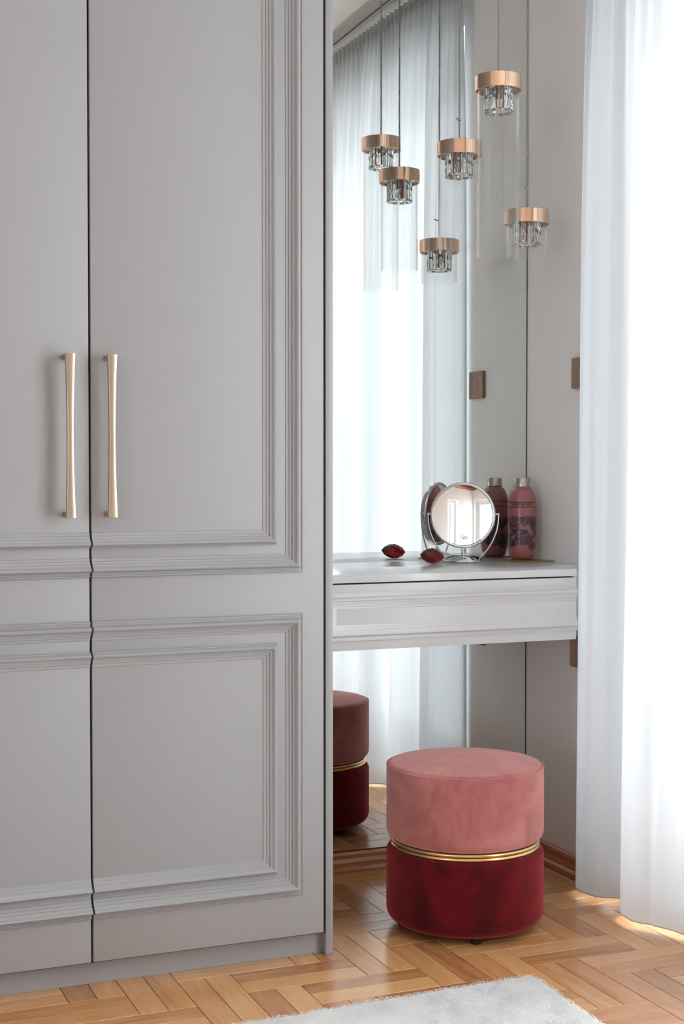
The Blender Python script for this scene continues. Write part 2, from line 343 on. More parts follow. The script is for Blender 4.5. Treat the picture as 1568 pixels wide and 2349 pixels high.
# baseboards (oak, moulded)
BBP = [(0, 0), (0.030, 0), (0.030, 0.006), (0.0265, 0.013), (0.021, 0.0165), (0.019, 0.018), (0.019, 0.022), (0.016, 0.027), (0.0135, 0.031), (0.0135, 0.040), (0.010, 0.047), (0.004, 0.051), (0, 0.051)]
def baseboard(name, a, b, inward, prof=BBP, scale=1.0):
    a = Vector(a); b = Vector(b); d = (b-a); n = Vector(inward); k = len(prof)
    vs = [(p + n*u*scale + Vector((0, 0, h)))[:] for p in (a, b) for u, h in prof]
    fs = [(j, (j+1) % k, k+(j+1) % k, k+j) for j in range(k)] + [tuple(range(k)), tuple(range(k, 2*k))]
    mb = MB().add(vs, fs); o = mb.build(name, 'oak_baseboard')
    uvl = o.data.uv_layers.new(name='UVMap')
    for lp in o.data.loops:
        v = o.data.vertices[lp.vertex_index].co; uvl.data[lp.index].uv = ((Vector(v)-a).dot(d.normalized()), v.z + (Vector(v)-a).dot(n))
    return struct(o)
baseboard('baseboard_back', (1.117, YB, 0), (XR, YB, 0), (0, -1, 0), scale=1.1)
baseboard('baseboard_right', (XR, WY1-0.02, 0), (XR, YB, 0), (-1, 0, 0))
baseboard('baseboard_front', (XL, YF, 0), (XR, YF, 0), (0, 1, 0))
baseboard('baseboard_left', (XL, YF, 0), (XL, YB, 0), (1, 0, 0))

# parquet: pairs of strips laid in a herringbone, every strip its own piece where the picture shows it
PL, PW = 0.252, 0.10950
def plank_mesh(name):
    g = 0.0006; L, W_ = PL-2*g, PW/2-2*g
    mb = MB().bbox(-L/2, L/2, -W_/2, W_/2, -0.014, 0.0, r=0.0007, seg=1)
    me = bpy.data.meshes.new(name); me.from_pydata(mb.v, [], mb.f); me.update()
    uvl = me.uv_layers.new(name='UVMap')
    for lp in me.loops: v = me.vertices[lp.vertex_index].co; uvl.data[lp.index].uv = (v.x, v.y)
    me.materials.append(MATS['oak_parquet']); return me
pm = plank_mesh('plank'); pm2 = plank_mesh('plank_reversed')
for lp in pm2.uv_layers[0].data: lp.uv = (-lp.uv[0]+0.7, lp.uv[1]+0.31)
v1 = Vector((PW, -PW)); v2 = Vector((-(PL-PW), -(PL+PW))); P0 = Vector((1.711, 2.638))   # right-top corner of one X block
singles = []; rest = []
for ia in range(-45, 46):
    for ib in range(-14, 15):
        c = P0 + v1*ia + v2*ib
        items = [((c.x-PL/2, c.y-PW/4), 0), ((c.x-PL/2, c.y-3*PW/4), 0), ((c.x-PW/4, c.y+PL/2), 1), ((c.x-3*PW/4, c.y+PL/2), 1)]
        for (x, y), r in items:
            hx, hy = (PL/2, PW/4) if r == 0 else (PW/4, PL/2)
            if x-hx > XR+0.01 or y-hy > YB-0.01 or x+hx < XL or y+hy < YF: continue
            if 0.28 < x < 2.1 and 2.0 < y and not (x+hx < 1.09 and y-hy > 2.79): singles.append((x, y, r))
            else: rest.append((x, y, r))
for i, (x, y, r) in enumerate(singles):
    o = bpy.data.objects.new('plank', pm if random.random() < 0.5 else pm2); COL.objects.link(o)
    o.location = (x, y, random.uniform(-0.0003, 0.0)); o.rotation_euler = (0, 0, r*PI/2 + (PI if random.random() < 0.5 else 0)); o.parent = fl
mb = MB(); uvs = []; rnd = []
for x, y, r in rest:
    q0 = random.random()
    bv = [(-1,-1),(1,-1),(1,1),(-1,1)]; L2, W2 = PL/2-0.0006, PW/4-0.0006
    loc = [(sx*L2, sy*W2) for sx, sy in bv]
    wv = [((x+a, y+b) if r == 0 else (x-b, y+a)) for a, b in loc]
    X0, X1 = XL, XR+0.01; Y0, Y1 = YF, YB
    wv = [(min(max(a, X0), X1), min(max(b, Y0), Y1)) for a, b in wv]
    mb.add([(*p_, -0.014) for p_ in wv]+[(*p_, 0.0) for p_ in wv], [(4,5,6,7),(0,1,5,4),(1,2,6,5),(2,3,7,6),(3,0,4,7)])
    uvs += loc*2; rnd += [q0]*8
o = mb.build('parquet_field', 'oak_parquet', fl, kind='stuff')
uvl = o.data.uv_layers.new(name='UVMap')
for lp in o.data.loops: uvl.data[lp.index].uv = uvs[lp.vertex_index]
at_ = o.data.attributes.new('plank_random', 'FLOAT', 'POINT')
for i, q0 in enumerate(rnd): at_.data[i].value = q0

# ------------------------------------------------------------------ wall mirror
mr = empty('wall_mirror', (1.50, YM, 0.0525), 'tall frameless wall mirror filling the niche behind the dressing table', 'mirror')
MB().box(1.1165, XR-0.0035, YM, YM+0.005, 0.0525, 2.40).build('mirror_glass', 'mirror_silver', mr)
mk = MB(); mk.box(1.1165, XR-0.004, YM+0.0052, YB-0.0005, 0.054, 2.39); mk.build('backing_board', 'mirror_edge', mr)
MB().box(XR-0.0033, XR-0.0006, YM-0.0006, YM+0.006, 0.0525, 2.40).build('edge_strip', 'mirror_edge', mr)

# ------------------------------------------------------------------ wardrobe
YD, YP = 2.730, 2.748
wr = empty('wardrobe', (0.61, 3.03, 0), 'tall light grey built-in wardrobe with double framed panel doors', 'wardrobe')
MB().box(0.098, 1.0975, YD+0.0225, YB-0.002, 0.046, 2.41).build('carcass', 'dark_gap', wr)  # dark colour stands in for the shade seen through the door gaps
MB().box(0.098, 1.0975, 2.768, 2.786, 0.0, 0.046).build('plinth', 'wardrobe_paint', wr)
MB().bbox(1.098, 1.1145, YP, YB-0.002, 0.0, ZC-0.002, r=0.0012).build('side_panel', 'wardrobe_paint', wr, smooth=0.6)
MB().bbox(0.080, 0.0975, YP, YB-0.002, 0.0, ZC-0.002, r=0.0012).build('side_panel', 'wardrobe_paint', wr, smooth=0.6)
MB().box(0.098, 1.0975, 2.768, 2.786, 2.41, ZC-0.002).build('cornice_filler', 'wardrobe_paint', wr)
PO = [(0,0),(0,.0048),(.0010,.0064),(.0030,.0064),(.0040,.0048),(.0085,.0046),(.0093,.0090),(.0108,.0150),(.0125,.0180),(.0142,.0190),(.0160,.0184),(.0180,.0160),(.0205,.0118),(.0225,.0104),(.0243,.0100),(.0252,.0070),(.0300,.0054),(.0310,.0032),(.0360,.0020),(.0370,0)]
PI_ = [(0,0),(0,.0048),(.0018,.0060),(.0030,.0105),(.0050,.0142),(.0068,.0155),(.0086,.0150),(.0105,.0130),(.0128,.0098),(.0148,.0088),(.0165,.0084),(.0173,.0060),(.0222,.0046),(.0232,.0028),(.0290,.0018),(.0300,0)]
GX = 0.6055
def door(side):
    s = 1 if side > 0 else -1
    X = lambda d: GX + s*d                       # d: distance from the gap between the doors
    x0, x1 = sorted((X(0.0021), X(0.4810)))
    d = MB().bbox(x0, x1, YD, YD+0.020, 0.054, 2.395, r=0.0016).build('door', 'wardrobe_paint', wr, smooth=0.6)
    def frame(xe, zb, zt, prof):
        pts = [(X(0.0021), zb), (X(xe), zb), (X(xe), zt), (X(0.0021), zt)]
        sweep_frame(pts, prof, inward_left=(s > 0), y_front=YD+0.0002).build('moulding', 'wardrobe_paint', d, smooth=0.7)
    frame(0.4345, 0.7997, 2.290, PO); frame(0.3785, 0.8562, 2.234, PI_)
    frame(0.4345, 0.1402, 0.7144, PO); frame(0.3785, 0.1880, 0.6557, PI_)
    # bar pull, waisted in the middle
    xc = GX + (-0.0440 if s < 0 else 0.0360); zc, h = 1.0702, 0.1548
    mb = MB(); N = 24; rows = []
    for i in range(N+1):
        t = -1+2*i/N; z = zc+h*t
        wd = 0.0060+0.0036*abs(t)**1.9; bow = 0.006*(1-t*t)
        yf = YD-0.0365+bow*0.3; yb = YD-0.0275+bow*0.9
        arc = [(-1, 0.0030), (-0.93, 0.0014), (-0.7, 0.0006), (-0.35, 0.0001), (0, 0), (0.35, 0.0001), (0.7, 0.0006), (0.93, 0.0014), (1, 0.0030)]
        rows.append([(xc+wd*a, yf+b, z) for a, b in arc]+[(xc+wd*0.94, yb, z), (xc-wd*0.94, yb, z)])
    q_ = len(rows[0]); vs = [v for r_ in rows for v in r_]; fs = [(i*q_+j, i*q_+(j+1) % q_, (i+1)*q_+(j+1) % q_, (i+1)*q_+j) for i in range(N) for j in range(q_)]
    fs += [tuple(range(q_)), tuple(N*q_+j for j in range(q_))]
    mb.add(vs, fs)
    for zz in (zc-h, zc+h-0.011): mb.bbox(xc-0.0092, xc+0.0092, YD-0.031, YD+0.0005, zz+0.0004, zz+0.0106, r=0.0012)
    mb.build('handle', 'champagne_metal', d, smooth=0.7)
door(-1); door(1)

# ------------------------------------------------------------------ dressing table
DT = 0.776; YDF = 2.893
dk = empty('dressing_table', (1.50, 3.10, 0.611), 'white wall-hung dressing table with a moulded drawer front, under the mirror', 'table')
DX0, DX1 = 1.1155, XR-0.0010
NX, NY = 1.7880, 3.030                       # the front right corner is cut back for the curtain
def notched(x0, x1, xn, y0, yn, y1, z0, z1, r):
    pl = [(x0, y0), (xn, y0), (xn, yn), (x1, yn), (x1, y1), (x0, y1)]; mb_ = MB()
    bm = bmesh.new(); lo = [bm.verts.new((*p, z0)) for p in pl]; hi = [bm.verts.new((*p, z1)) for p in pl]; k_ = len(pl)
    bm.faces.new(hi); bm.faces.new(list(reversed(lo)))
    for a in range(k_): bm.faces.new((lo[a], lo[(a+1) % k_], hi[(a+1) % k_], hi[a]))
    bmesh.ops.bevel(bm, geom=bm.edges[:], offset=r, segments=2, profile=0.5, affect='EDGES'); bm.verts.index_update()
    mb_.add([v.co[:] for v in bm.verts], [[v.index for v in f_.verts] for f_ in bm.faces]); bm.free(); return mb_
notched(DX0, DX1, NX, YDF, NY, YM-0.0008, 0.7592, DT, 0.001).build('tabletop', 'desk_lacquer', dk, smooth=0.6)
notched(DX0+0.004, DX1-0.004, NX-0.001, YDF+0.024, NY+0.002, YM-0.002, 0.613, 0.7590, 0.0005).build('drawer_case', 'desk_paint', dk)
dr = MB().bbox(DX0+0.001, NX-0.0005, YDF+0.001, YDF+0.021, 0.611, 0.7560, r=0.0012).build('drawer', 'desk_paint', dk, smooth=0.6)
MB().box(DX0+0.004, NX-0.002, YDF+0.016, YDF+0.0235, 0.7545, 0.7592).build('shadow_gap', 'dark_gap', dk)
PDK = [(u*0.98, h*0.55) for u, h in PO]
sweep_frame([(NX-0.001, 0.738), (DX0+0.030, 0.738), (DX0+0.030, 0.632), (NX-0.001, 0.632)], PDK, inward_left=True, y_front=YDF+0.0012).build('moulding', 'desk_paint', dr, smooth=0.7)
# ------------------------------------------------------------------ switch and socket on the right wall
def plate(name, y1, z0, label):
    e = empty(name, (XR, y1-0.04, z0), label, 'switch' if 'switch' in name else 'socket')
    MB().bbox(XR-0.0095, XR, y1-0.0800, y1, z0, z0+0.0757, r=0.0018).build('plate', 'bronze_plate', e, smooth=0.6)
    M = Matrix.Translation((XR-0.0095, y1-0.040, z0+0.0378)) @ Matrix.Rotation(-PI/2, 4, 'Y')
    MB().lathe([(0, 0.0006), (0.0188, 0.0006), (0.0193, 0.0002), (0.0193, -0.002)], 32, M=M).build('rocker' if 'switch' in name else 'insert', 'bronze_plate', e, smooth=0.6)
plate('wall_switch', 3.0775, 1.2080, 'bronze brown square switch plate on the wall beside the curtain')
plate('power_socket', 3.080, 0.5200, 'bronze brown wall socket tucked under the dressing table')

# ------------------------------------------------------------------ curtain, track
def skew(y): return -(y-2.217)*0.032
tr = empty('trim_1', (1.81, 1.2, ZC)); struct(tr)
mb = MB(); ya, yb = YF+0.01, 3.05
def strip(x0, x1, z0, z1): 
    vs = []
    for y in (ya, yb): vs += [(x0+skew(y), y, z0), (x1+skew(y), y, z0), (x1+skew(y), y, z1), (x0+skew(y), y, z1)]
    return MB().add(vs, [(0,1,5,4),(1,2,6,5),(2,3,7,6),(3,0,4,7),(0,3,2,1),(4,5,6,7)])
strip(1.785, 1.831, ZC-0.008, ZC).build('curtain_track', 'track_grey', tr)
strip(1.831, 1.8345, ZC-0.0085, ZC).build('track_groove', 'dark_gap', tr)
strip(1.8345, 1.875, ZC-0.012, ZC).build('curtain_track', 'track_grey', tr)

cu = empty('sheer_curtain', (1.82, 2.5, 0.01), 'long white sheer curtain hanging in soft folds at the window', 'curtain')
ctrl = [(1.886, 2.985), (1.866, 2.970), (1.830, 2.946), (1.802, 2.916), (1.797, 2.872), (1.806, 2.832), (1.830, 2.811), (1.856, 2.797), (1.866, 2.775), (1.848, 2.750), (1.806, 2.730), (1.786, 2.690), (1.791, 2.648), (1.813, 2.617), (1.829, 2.586), (1.846, 2.545), (1.862, 2.505), (1.868, 2.47), (1.850, 2.44), (1.806, 2.425), (1.790, 2.385), (1.800, 2.34), (1.826, 2.31), (1.860, 2.30), (1.866, 2.27)]
rr = random.Random(5); y = 2.27
while y > 2.05:
    a = rr.uniform(0.05, 0.085)
    ctrl += [(1.826, y-0.03), (1.790+rr.uniform(0, 0.012), y-0.03-a*0.5), (1.802, y-0.03-a), (1.835, y-0.05-a), (1.866, y-0.07-a*1.3)]
    y -= 0.09+a*1.35
def catmull(P, n):
    out = []
    for i in range(len(P)-1):
        p0 = Vector(P[max(i-1, 0)]); p1 = Vector(P[i]); p2 = Vector(P[i+1]); p3 = Vector(P[min(i+2, len(P)-1)])
        for k in range(n):
            t = k/n; out.append(0.5*((2*p1)+(p2-p0)*t+(2*p0-5*p1+4*p2-p3)*t*t+(3*p1-p0-3*p2+p3)*t**3))
    out.append(Vector(P[-1])); return out
path = catmull(ctrl, 9)
s_acc = [0.0]
for a, b in zip(path, path[1:]): s_acc.append(s_acc[-1]+(b-a).length)
SL = s_acc[-1]; YEND = path[-1].y
ZT, ZB = 2.405, 0.013
zs = [ZT - (ZT-ZB)*((i/70)**1.0) for i in range(71)]
rr = random.Random(3); ph = [rr.uniform(0, 6.28) for _ in range(12)]
vs = []; NP = len(path)
for z in zs:
    d = (ZT-z); w_ = 1-math.exp(-d/0.42); gath = math.exp(-d/0.16); mid = 1-math.exp(-d/0.10)
    hemf = max(0.0, 1-(z-ZB)/0.9)
    for i, p in enumerate(path):
        t = s_acc[i]/SL; s = s_acc[i]
        yt = 2.992 + (YEND-2.992)*t
        big_x = 1.836+(p.x-1.832)*(0.86+0.14*hemf)-0.004*hemf
        big_y = p.y
        xt = 1.850 + 0.0085*math.sin(s*2*PI/0.042+ph[0]+1.3*math.sin(s*9)) 
        # finer secondary folds that wander down the cloth
        fx = 0.0028*math.sin(s*2*PI/0.062+ph[1]+0.9*math.sin(z*1.3+ph[2])+1.2*math.sin(s*5+ph[3])) + 0.0012*math.sin(s*2*PI/0.031+ph[4]+0.7*math.sin(z*1.9+s*3))
        fx *= mid*(0.9-0.35*hemf)
        x = xt*(1-w_)+big_x*w_ + fx; yy = yt*(1-w_)+big_y*w_ + 0.006*math.sin(z*1.7+s*4+ph[5])*mid*(1-hemf)*min(1, max(0, (2.80-p.y)/0.1))
        vs.append((min(x, XR-0.004), yy, z + (0.006*math.sin(s*6+ph[6]) if z < ZB+0.02 else 0)))
fs = [(j*NP+i, j*NP+i+1, (j+1)*NP+i+1, (j+1)*NP+i) for j in range(70) for i in range(NP-1)]
cloth = MB().add(vs, fs).build('cloth', 'sheer_voile', cu, smooth=3.14)
# heading tape (gathered top) and stitched hem
hv = []
for z in (ZT+0.012, ZT-0.03):
    for i, p in enumerate(path):
        s = s_acc[i]; yt = 2.992 + (YEND-2.992)*s/SL
        hv.append((1.8475+0.0085*math.sin(s*2*PI/0.042+ph[0]+1.3*math.sin(s*9)), yt, z))
MB().add(hv, [(i, i+1, NP+i+1, NP+i) for i in range(NP-1)]).build('heading_tape', 'sheer_voile', cu, smooth=3.14)
hp = [Vector(v) for v in vs[70*NP:71*NP]]
MB().tube(hp, 0.0011, 5).build('hem', 'sheer_voile', cu, smooth=3.14)

# ------------------------------------------------------------------ pouf
PX, PY, PR = 1.461, 2.8263, 0.1738
po = empty('pouf', (PX, PY, 0), 'round two-tone velvet pouf, pink above burgundy with gold rings', 'pouf')
def rounded(r, z0, z1, e0, e1, dome=0.0, n=7):
    pr = [(0, z0), (r-e0, z0)]
    pr += [(r-e0+e0*math.sin(a*PI/2/n), z0+e0-e0*math.cos(a*PI/2/n)) for a in range(1, n+1)]
    pr += [(r, z0+(z1-z0)*k/6) for k in range(1, 6) if z0+e0+0.005 < z0+(z1-z0)*k/6 < z1-e1-0.005]
    pr += [(r-e1+e1*math.cos(a*PI/2/n), z1-e1+e1*math.sin(a*PI/2/n)) for a in range(0, n+1)]
    if dome:
        for k in range(1, 13): q = k/12; rr_ = (r-e1)*(1-q); pr.append((rr_, z1+dome*(1-(1-q)**2.4)))
        pr[-1] = (0, z1+dome)
    else: pr.append((0, z1))
    return pr
c = (PX, PY, 0)
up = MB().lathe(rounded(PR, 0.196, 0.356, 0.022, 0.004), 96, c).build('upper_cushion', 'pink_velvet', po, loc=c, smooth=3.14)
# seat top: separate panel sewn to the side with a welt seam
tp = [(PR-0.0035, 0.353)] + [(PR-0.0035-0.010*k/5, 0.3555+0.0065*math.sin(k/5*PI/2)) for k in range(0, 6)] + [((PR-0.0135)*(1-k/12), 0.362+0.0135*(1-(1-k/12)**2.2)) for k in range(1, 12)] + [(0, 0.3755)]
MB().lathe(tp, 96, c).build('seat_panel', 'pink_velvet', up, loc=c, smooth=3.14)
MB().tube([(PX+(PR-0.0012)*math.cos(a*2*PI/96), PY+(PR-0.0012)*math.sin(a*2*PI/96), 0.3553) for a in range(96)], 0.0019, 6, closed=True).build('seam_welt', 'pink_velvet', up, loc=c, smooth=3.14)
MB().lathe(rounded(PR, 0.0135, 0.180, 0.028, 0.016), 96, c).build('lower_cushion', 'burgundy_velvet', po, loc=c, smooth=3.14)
MB().lathe([(0, 0.176), (0.158, 0.176), (0.158, 0.200), (0, 0.200)], 64, c).build('waist', 'dark_gap', po, loc=c)
for zz in (0.1836, 0.1924):
    MB().tube([(PX+0.1610*math.cos(a*2*PI/96), PY+0.1610*math.sin(a*2*PI/96), zz) for a in range(96)], 0.0042, 10, closed=True).build('gold_ring', 'gold_ring', po, loc=c, smooth=3.14)
for k in range(4):
    a = math.radians(-107+90*k); fx, fy = PX+0.137*math.cos(a), PY+0.137*math.sin(a)
    MB().lathe([(0, 0), (0.011, 0), (0.0125, 0.002), (0.0125, 0.0155), (0, 0.0155)], 20, (fx, fy, 0)).build('foot', 'black_rubber', po, loc=(fx, fy, 0), smooth=0.7)

# ------------------------------------------------------------------ rug
rg = empty('rug', (0.6, 1.85, 0), 'pale silver grey shaggy rug on the parquet floor', 'rug')
RC = [Vector((-0.35, 1.20)), Vector((1.372, 1.20)), Vector((1.4235, 2.462)), Vector((-0.35, 2.402))]
def rug_pt(u, v):
    a = RC[0].lerp(RC[1], u); b = RC[3].lerp(RC[2], u); return a.lerp(b, v)
bm_ = MB(); outline = []
for i in range(40): outline.append(rug_pt(i/40, 0))
for i in range(40): outline.append(rug_pt(1, i/40*0.985))
for i in range(1, 6): a = i/6*PI/2; outline.append(rug_pt(1-0.012+0.012*math.cos(a), 0.985+0.015*math.sin(a)))
for i in range(40): outline.append(rug_pt((1-i/40)*0.988, 1))
for i in range(40): outline.append(rug_pt(0, 1-i/40))
outline = [p + Vector((rr.uniform(-0.0012, 0.0012), rr.uniform(-0.0012, 0.0012))) for p in outline]
n_ = len(outline)
bm_.add([(p.x, p.y, 0.0006) for p in outline]+[(p.x, p.y, 0.006) for p in outline], [(i, (i+1) % n_, n_+(i+1) % n_, n_+i) for i in range(n_)]+[tuple(range(n_, 2*n_)), tuple(reversed(range(n_)))])
bm_.build('backing', 'rug_pile', rg)
from mathutils import noise as mnoise
def lump(x, y): return 0.0105+0.0016*mnoise.noise((x*38, y*38, 0))+0.0012*mnoise.noise((x*120, y*90, 3))
sv = []; NU, NV = 330, 200
def corner(u, v):                                        # round the far corner a little
    p = rug_pt(u, v); return p
for b in range(NV+1):
    for a in range(NU+1):
        u = (a/NU)**0.6; v = (b/NV)**0.5; p = corner(u, v)
        e_ = min((1-u)/0.006, (1-v)/0.009, u/0.006, v/0.009, 1.0); e_ = max(0.0, e_)
        if u > 0.988 and v > 0.983: e_ = min(e_, max(0.0, (1.0-(((u-0.988)/0.012)**2+((v-0.983)/0.017)**2)**0.5)*2))
        sv.append((p.x, p.y, 0.004+(lump(p.x, p.y)-0.004)*math.sqrt(e_*(2-e_))))
MB().add(sv, [(b*(NU+1)+a, b*(NU+1)+a+1, (b+1)*(NU+1)+a+1, (b+1)*(NU+1)+a) for b in range(NV) for a in range(NU)]).build('pile_surface', 'rug_pile', rg, smooth=3.14)
pv = []; pf = []
def blade(x, y, l, w, lean, az):
    dx, dy = math.cos(az), math.sin(az); o = len(pv)
    px_, py_ = -dy*w, dx*w
    z0 = lump(x, y)-0.0015
    m1 = (x+dx*lean*0.4, y+dy*lean*0.4, z0+l*0.62); m2 = (x+dx*lean, y+dy*lean, z0+l)
    pv.extend([(x-px_, y-py_, z0), (x+px_, y+py_, z0), (m1[0]+px_*0.8, m1[1]+py_*0.8, m1[2]), (m1[0]-px_*0.8, m1[1]-py_*0.8, m1[2]), m2])
    pf.extend([(o, o+1, o+2, o+3), (o+3, o+2, o+4)])
r2 = random.Random(11)
def lean_dir(x, y): return 0.9*math.sin(x*9+y*5)+0.8*math.sin(y*13-x*4)-2.2
for _ in range(42000):                                   # the corner the picture shows: dense
    u, v = r2.uniform(0.55, 1), r2.uniform(0.70, 1)
    p = rug_pt(u, v)
    if u > 0.988 and v > 0.985 and ((u-0.988)/0.012)**2+((v-0.985)/0.015)**2 > 1: continue
    blade(p.x, p.y, r2.uniform(0.0015, 0.0035), r2.uniform(0.0006, 0.0012), r2.uniform(0.003, 0.010), lean_dir(p.x, p.y)+r2.uniform(-1.3, 1.3))
for _ in range(1000):                                    # fringe fluff over the edges
    if r2.random() < 0.65: p = rug_pt(r2.uniform(0.55, 0.99), 1); az = PI/2
    else: p = rug_pt(1, r2.uniform(0.6, 0.985)); az = 0
    blade(p.x, p.y, r2.uniform(-0.004, 0.003), 0.0007, r2.uniform(0.001, 0.006), az+r2.uniform(-1, 1))
for _ in range(15000):
    u, v = r2.random(), r2.random()
    if u > 0.55 and v > 0.70: continue
    p = rug_pt(u, v); blade(p.x, p.y, r2.uniform(0.0015, 0.0035), r2.uniform(0.001, 0.002), r2.uniform(0.003, 0.010), lean_dir(p.x, p.y)+r2.uniform(-1.3, 1.3))
o = MB().add(pv, pf)
me = bpy.data.meshes.new('pile'); me.from_pydata(o.v, [], o.f); me.update(); me.materials.append(MATS['rug_pile'])
po_ = bpy.data.objects.new('pile', me); COL.objects.link(po_); po_.parent = rg; po_.matrix_parent_inverse = parent_inv(rg); po_['kind'] = 'stuff'

# ------------------------------------------------------------------ pendant lamps
def pendant(x, y, zcap, glass_len, tie, label, rot):
    """zcap: lower edge of the copper cap"""
    e = empty('pendant_lamp', (x, y, zcap), label, 'lamp', None); c = (x, y, 0)
    R, H = 0.0543, 0.0335
    cap = MB().lathe([(R-0.0028, zcap+0.004), (R-0.0028, zcap), (R-0.0006, zcap), (R, zcap+0.0008), (R, zcap+H-0.0008), (R-0.0008, zcap+H), (0, zcap+H+0.0004)], 72, c).build('cap', 'copper', e, loc=(x, y, zcap), smooth=0.6)
    MB().lathe([(0, zcap+0.006), (R-0.0032, zcap+0.006), (R-0.0032, zcap+0.0005)], 72, c).build('cap_lining', 'copper_inner', cap, loc=(x, y, zcap), smooth=0.6)
    MB().lathe([(0.0045, zcap+H), (0.0045, zcap+H+0.004), (0.003, zcap+H+0.008), (0, zcap+H+0.008)], 16, c).build('cord_grip', 'copper', e, smooth=0.7)
    rg_, t = 0.0490, 0.0016; zb = zcap-glass_len
    MB().lathe([(rg_-t, zcap+0.005), (rg_, zcap+0.005), (rg_, zb+0.0006), (rg_-t*0.5, zb), (rg_-t, zb+0.0006), (rg_-t, zcap+0.005)], 72, c).build('glass_tube', 'tube_glass', e, loc=(x, y, zb), smooth=0.9)
    # ring of cut crystal bars round the bulb
    n = 9; zt_, zb_ = zcap+0.004, zcap-0.050; rc = 0.0285
    for k in range(n):
        a = rot+2*PI*k/n
        w = 0.0088; dpt = 0.0052; rows = []
        for j, z in enumerate((zb_, zb_+0.005, zb_+0.020, zb_+0.030, zt_-0.012, zt_)):
            f = (0.55, 0.95, 1.0, 0.92, 1.0, 0.86)[j]; off = (0, .0006, -.0008, .0010, -.0006, 0)[j]
            rows.append([(rc-dpt*f, -w*f*0.8), (rc+dpt*0.35*f+off, -w*f), (rc+dpt*f+off, -w*f*0.42), (rc+dpt*1.1*f+off, w*f*0.1), (rc+dpt*f-off, w*f*0.5), (rc+dpt*0.35*f-off, w*f), (rc-dpt*f, w*f*0.8)])
        vs = [(x+u*math.cos(a)-v*math.sin(a), y+u*math.sin(a)+v*math.cos(a), z) for rw, z in zip(rows, (zb_, zb_+0.005, zb_+0.020, zb_+0.030, zt_-0.012, zt_)) for u, v in rw]
        m7 = 7; fs = [(j*m7+i, j*m7+(i+1) % m7, (j+1)*m7+(i+1) % m7, (j+1)*m7+i) for j in range(5) for i in range(m7)] + [tuple(range(m7)), tuple(5*m7+i for i in range(m7))]
        MB().add(vs, fs).build('crystal_bar', 'crystal', e)
    MB().lathe([(0.024, zb_-0.0005), (0.0335, zb_-0.0005), (0.0355, zb_+0.002), (0.0335, zb_+0.0045), (0.024, zb_+0.0045), (0.024, zb_-0.0005)], 40, c).build('crystal_ring', 'crystal', e)
    b = MB().lathe([(0, zb_+0.004), (0.004, zb_+0.005), (0.0062, zb_+0.010), (0.0062, zb_+0.026), (0.0045, zb_+0.031), (0.0085, zb_+0.0325), (0.0085, zt_+0.001), (0, zt_+0.001)], 20, c).build('bulb', 'bulb_copper_reflection', e, smooth=0.8)
    # twisted flex
    zt2 = ZC-0.022; z0 = zcap+H+0.006; N = int((zt2-z0)/0.0011)
    mb = MB()
    for s_ in (0, PI):
        mb.tube([(x+0.0014*math.cos(s_+i*0.5), y+0.0014*math.sin(s_+i*0.5), z0+(zt2-z0)*i/N) for i in range(N+1)], 0.00125, 5)
    mb.build('twisted_cord', 'cord_grey', e, smooth=3.14)
    MB().lathe([(0, ZC-0.026), (0.018, ZC-0.026), (0.034, ZC-0.020), (0.036, ZC-0.001), (0, ZC-0.001)], 36, c).build('ceiling_rose', 'copper', e, smooth=0.6)
    if tie is not None:
        zt3 = tie; MB().bbox(x-0.0035, x+0.0032, y-0.0035, y+0.0035, zt3-0.002, zt3+0.002, r=0.001).tube([(x, y-0.002, zt3), (x-0.009, y-0.006, zt3+0.002), (x-0.013, y-0.008, zt3+0.0045)], [0.0016, 0.0018, 0.0012], 6).build('cable_tie', 'cord_grey', e)
pendant(1.6211, 2.9750, 1.8871, 0.384, None, 'copper capped pendant lamp hung highest, with the longest clear glass tube', 0.2)
pendant(1.6023, 3.1362, 1.7667, 0.232, 1.854, 'copper capped pendant lamp hung at middle height, with a medium long glass tube', 0.5)
pendant(1.7524, 3.0706, 1.6016, 0.0815, 1.690, 'copper capped pendant lamp hung lowest, with a short stubby glass tube', 0.35)

# ------------------------------------------------------------------ things on the dressing table
# gold coaster and bottle
cs = MB().bbox(-0.0515, 0.0515, -0.0535, 0.0535, 0, 0.0026, r=0.0008); o = cs.build('coaster', 'coaster_gold', smooth=0.6)
o.location = (1.8275, 3.2035, DT+0.0002); o.rotation_euler = (0, 0, math.radians(6.0))
tag(o, 'thin square gold coaster under the pink bottle', 'coaster')
BX, BY, BZ = 1.8356, 3.2358, DT+0.0030
bo = empty('bottle', (BX, BY, BZ), 'dusty pink printed bottle with a steel cap, standing on the gold coaster', 'bottle')
prof = [(0, 0.0), (0.0225, 0.0), (0.0258, 0.0012), (0.0292, 0.0050), (0.0318, 0.0105), (0.0338, 0.0170), (0.0354, 0.0260), (0.0362, 0.0360), (0.0364, 0.0460), (0.0364, 0.135), (0.0362, 0.1460), (0.0353, 0.1560), (0.0335, 0.1645), (0.0308, 0.1715), (0.0275, 0.1770), (0.0240, 0.1810), (0.0205, 0.1836), (0.0192, 0.1848), (0.0192, 0.1880), (0, 0.1880)]
body = MB().lathe([(r, z+BZ) for r, z in prof], 64, (BX, BY, 0)).build('body', 'printed_bottle', bo, loc=(BX, BY, BZ), smooth=1.2)
MB().lathe([(0, 0.1858+BZ), (0.0200, 0.1858+BZ), (0.0207, 0.1866+BZ), (0.0207, 0.2070+BZ), (0.0200, 0.2079+BZ), (0, 0.2079+BZ)], 48, (BX, BY, 0)).build('cap', 'brushed_steel', bo, smooth=0.7)
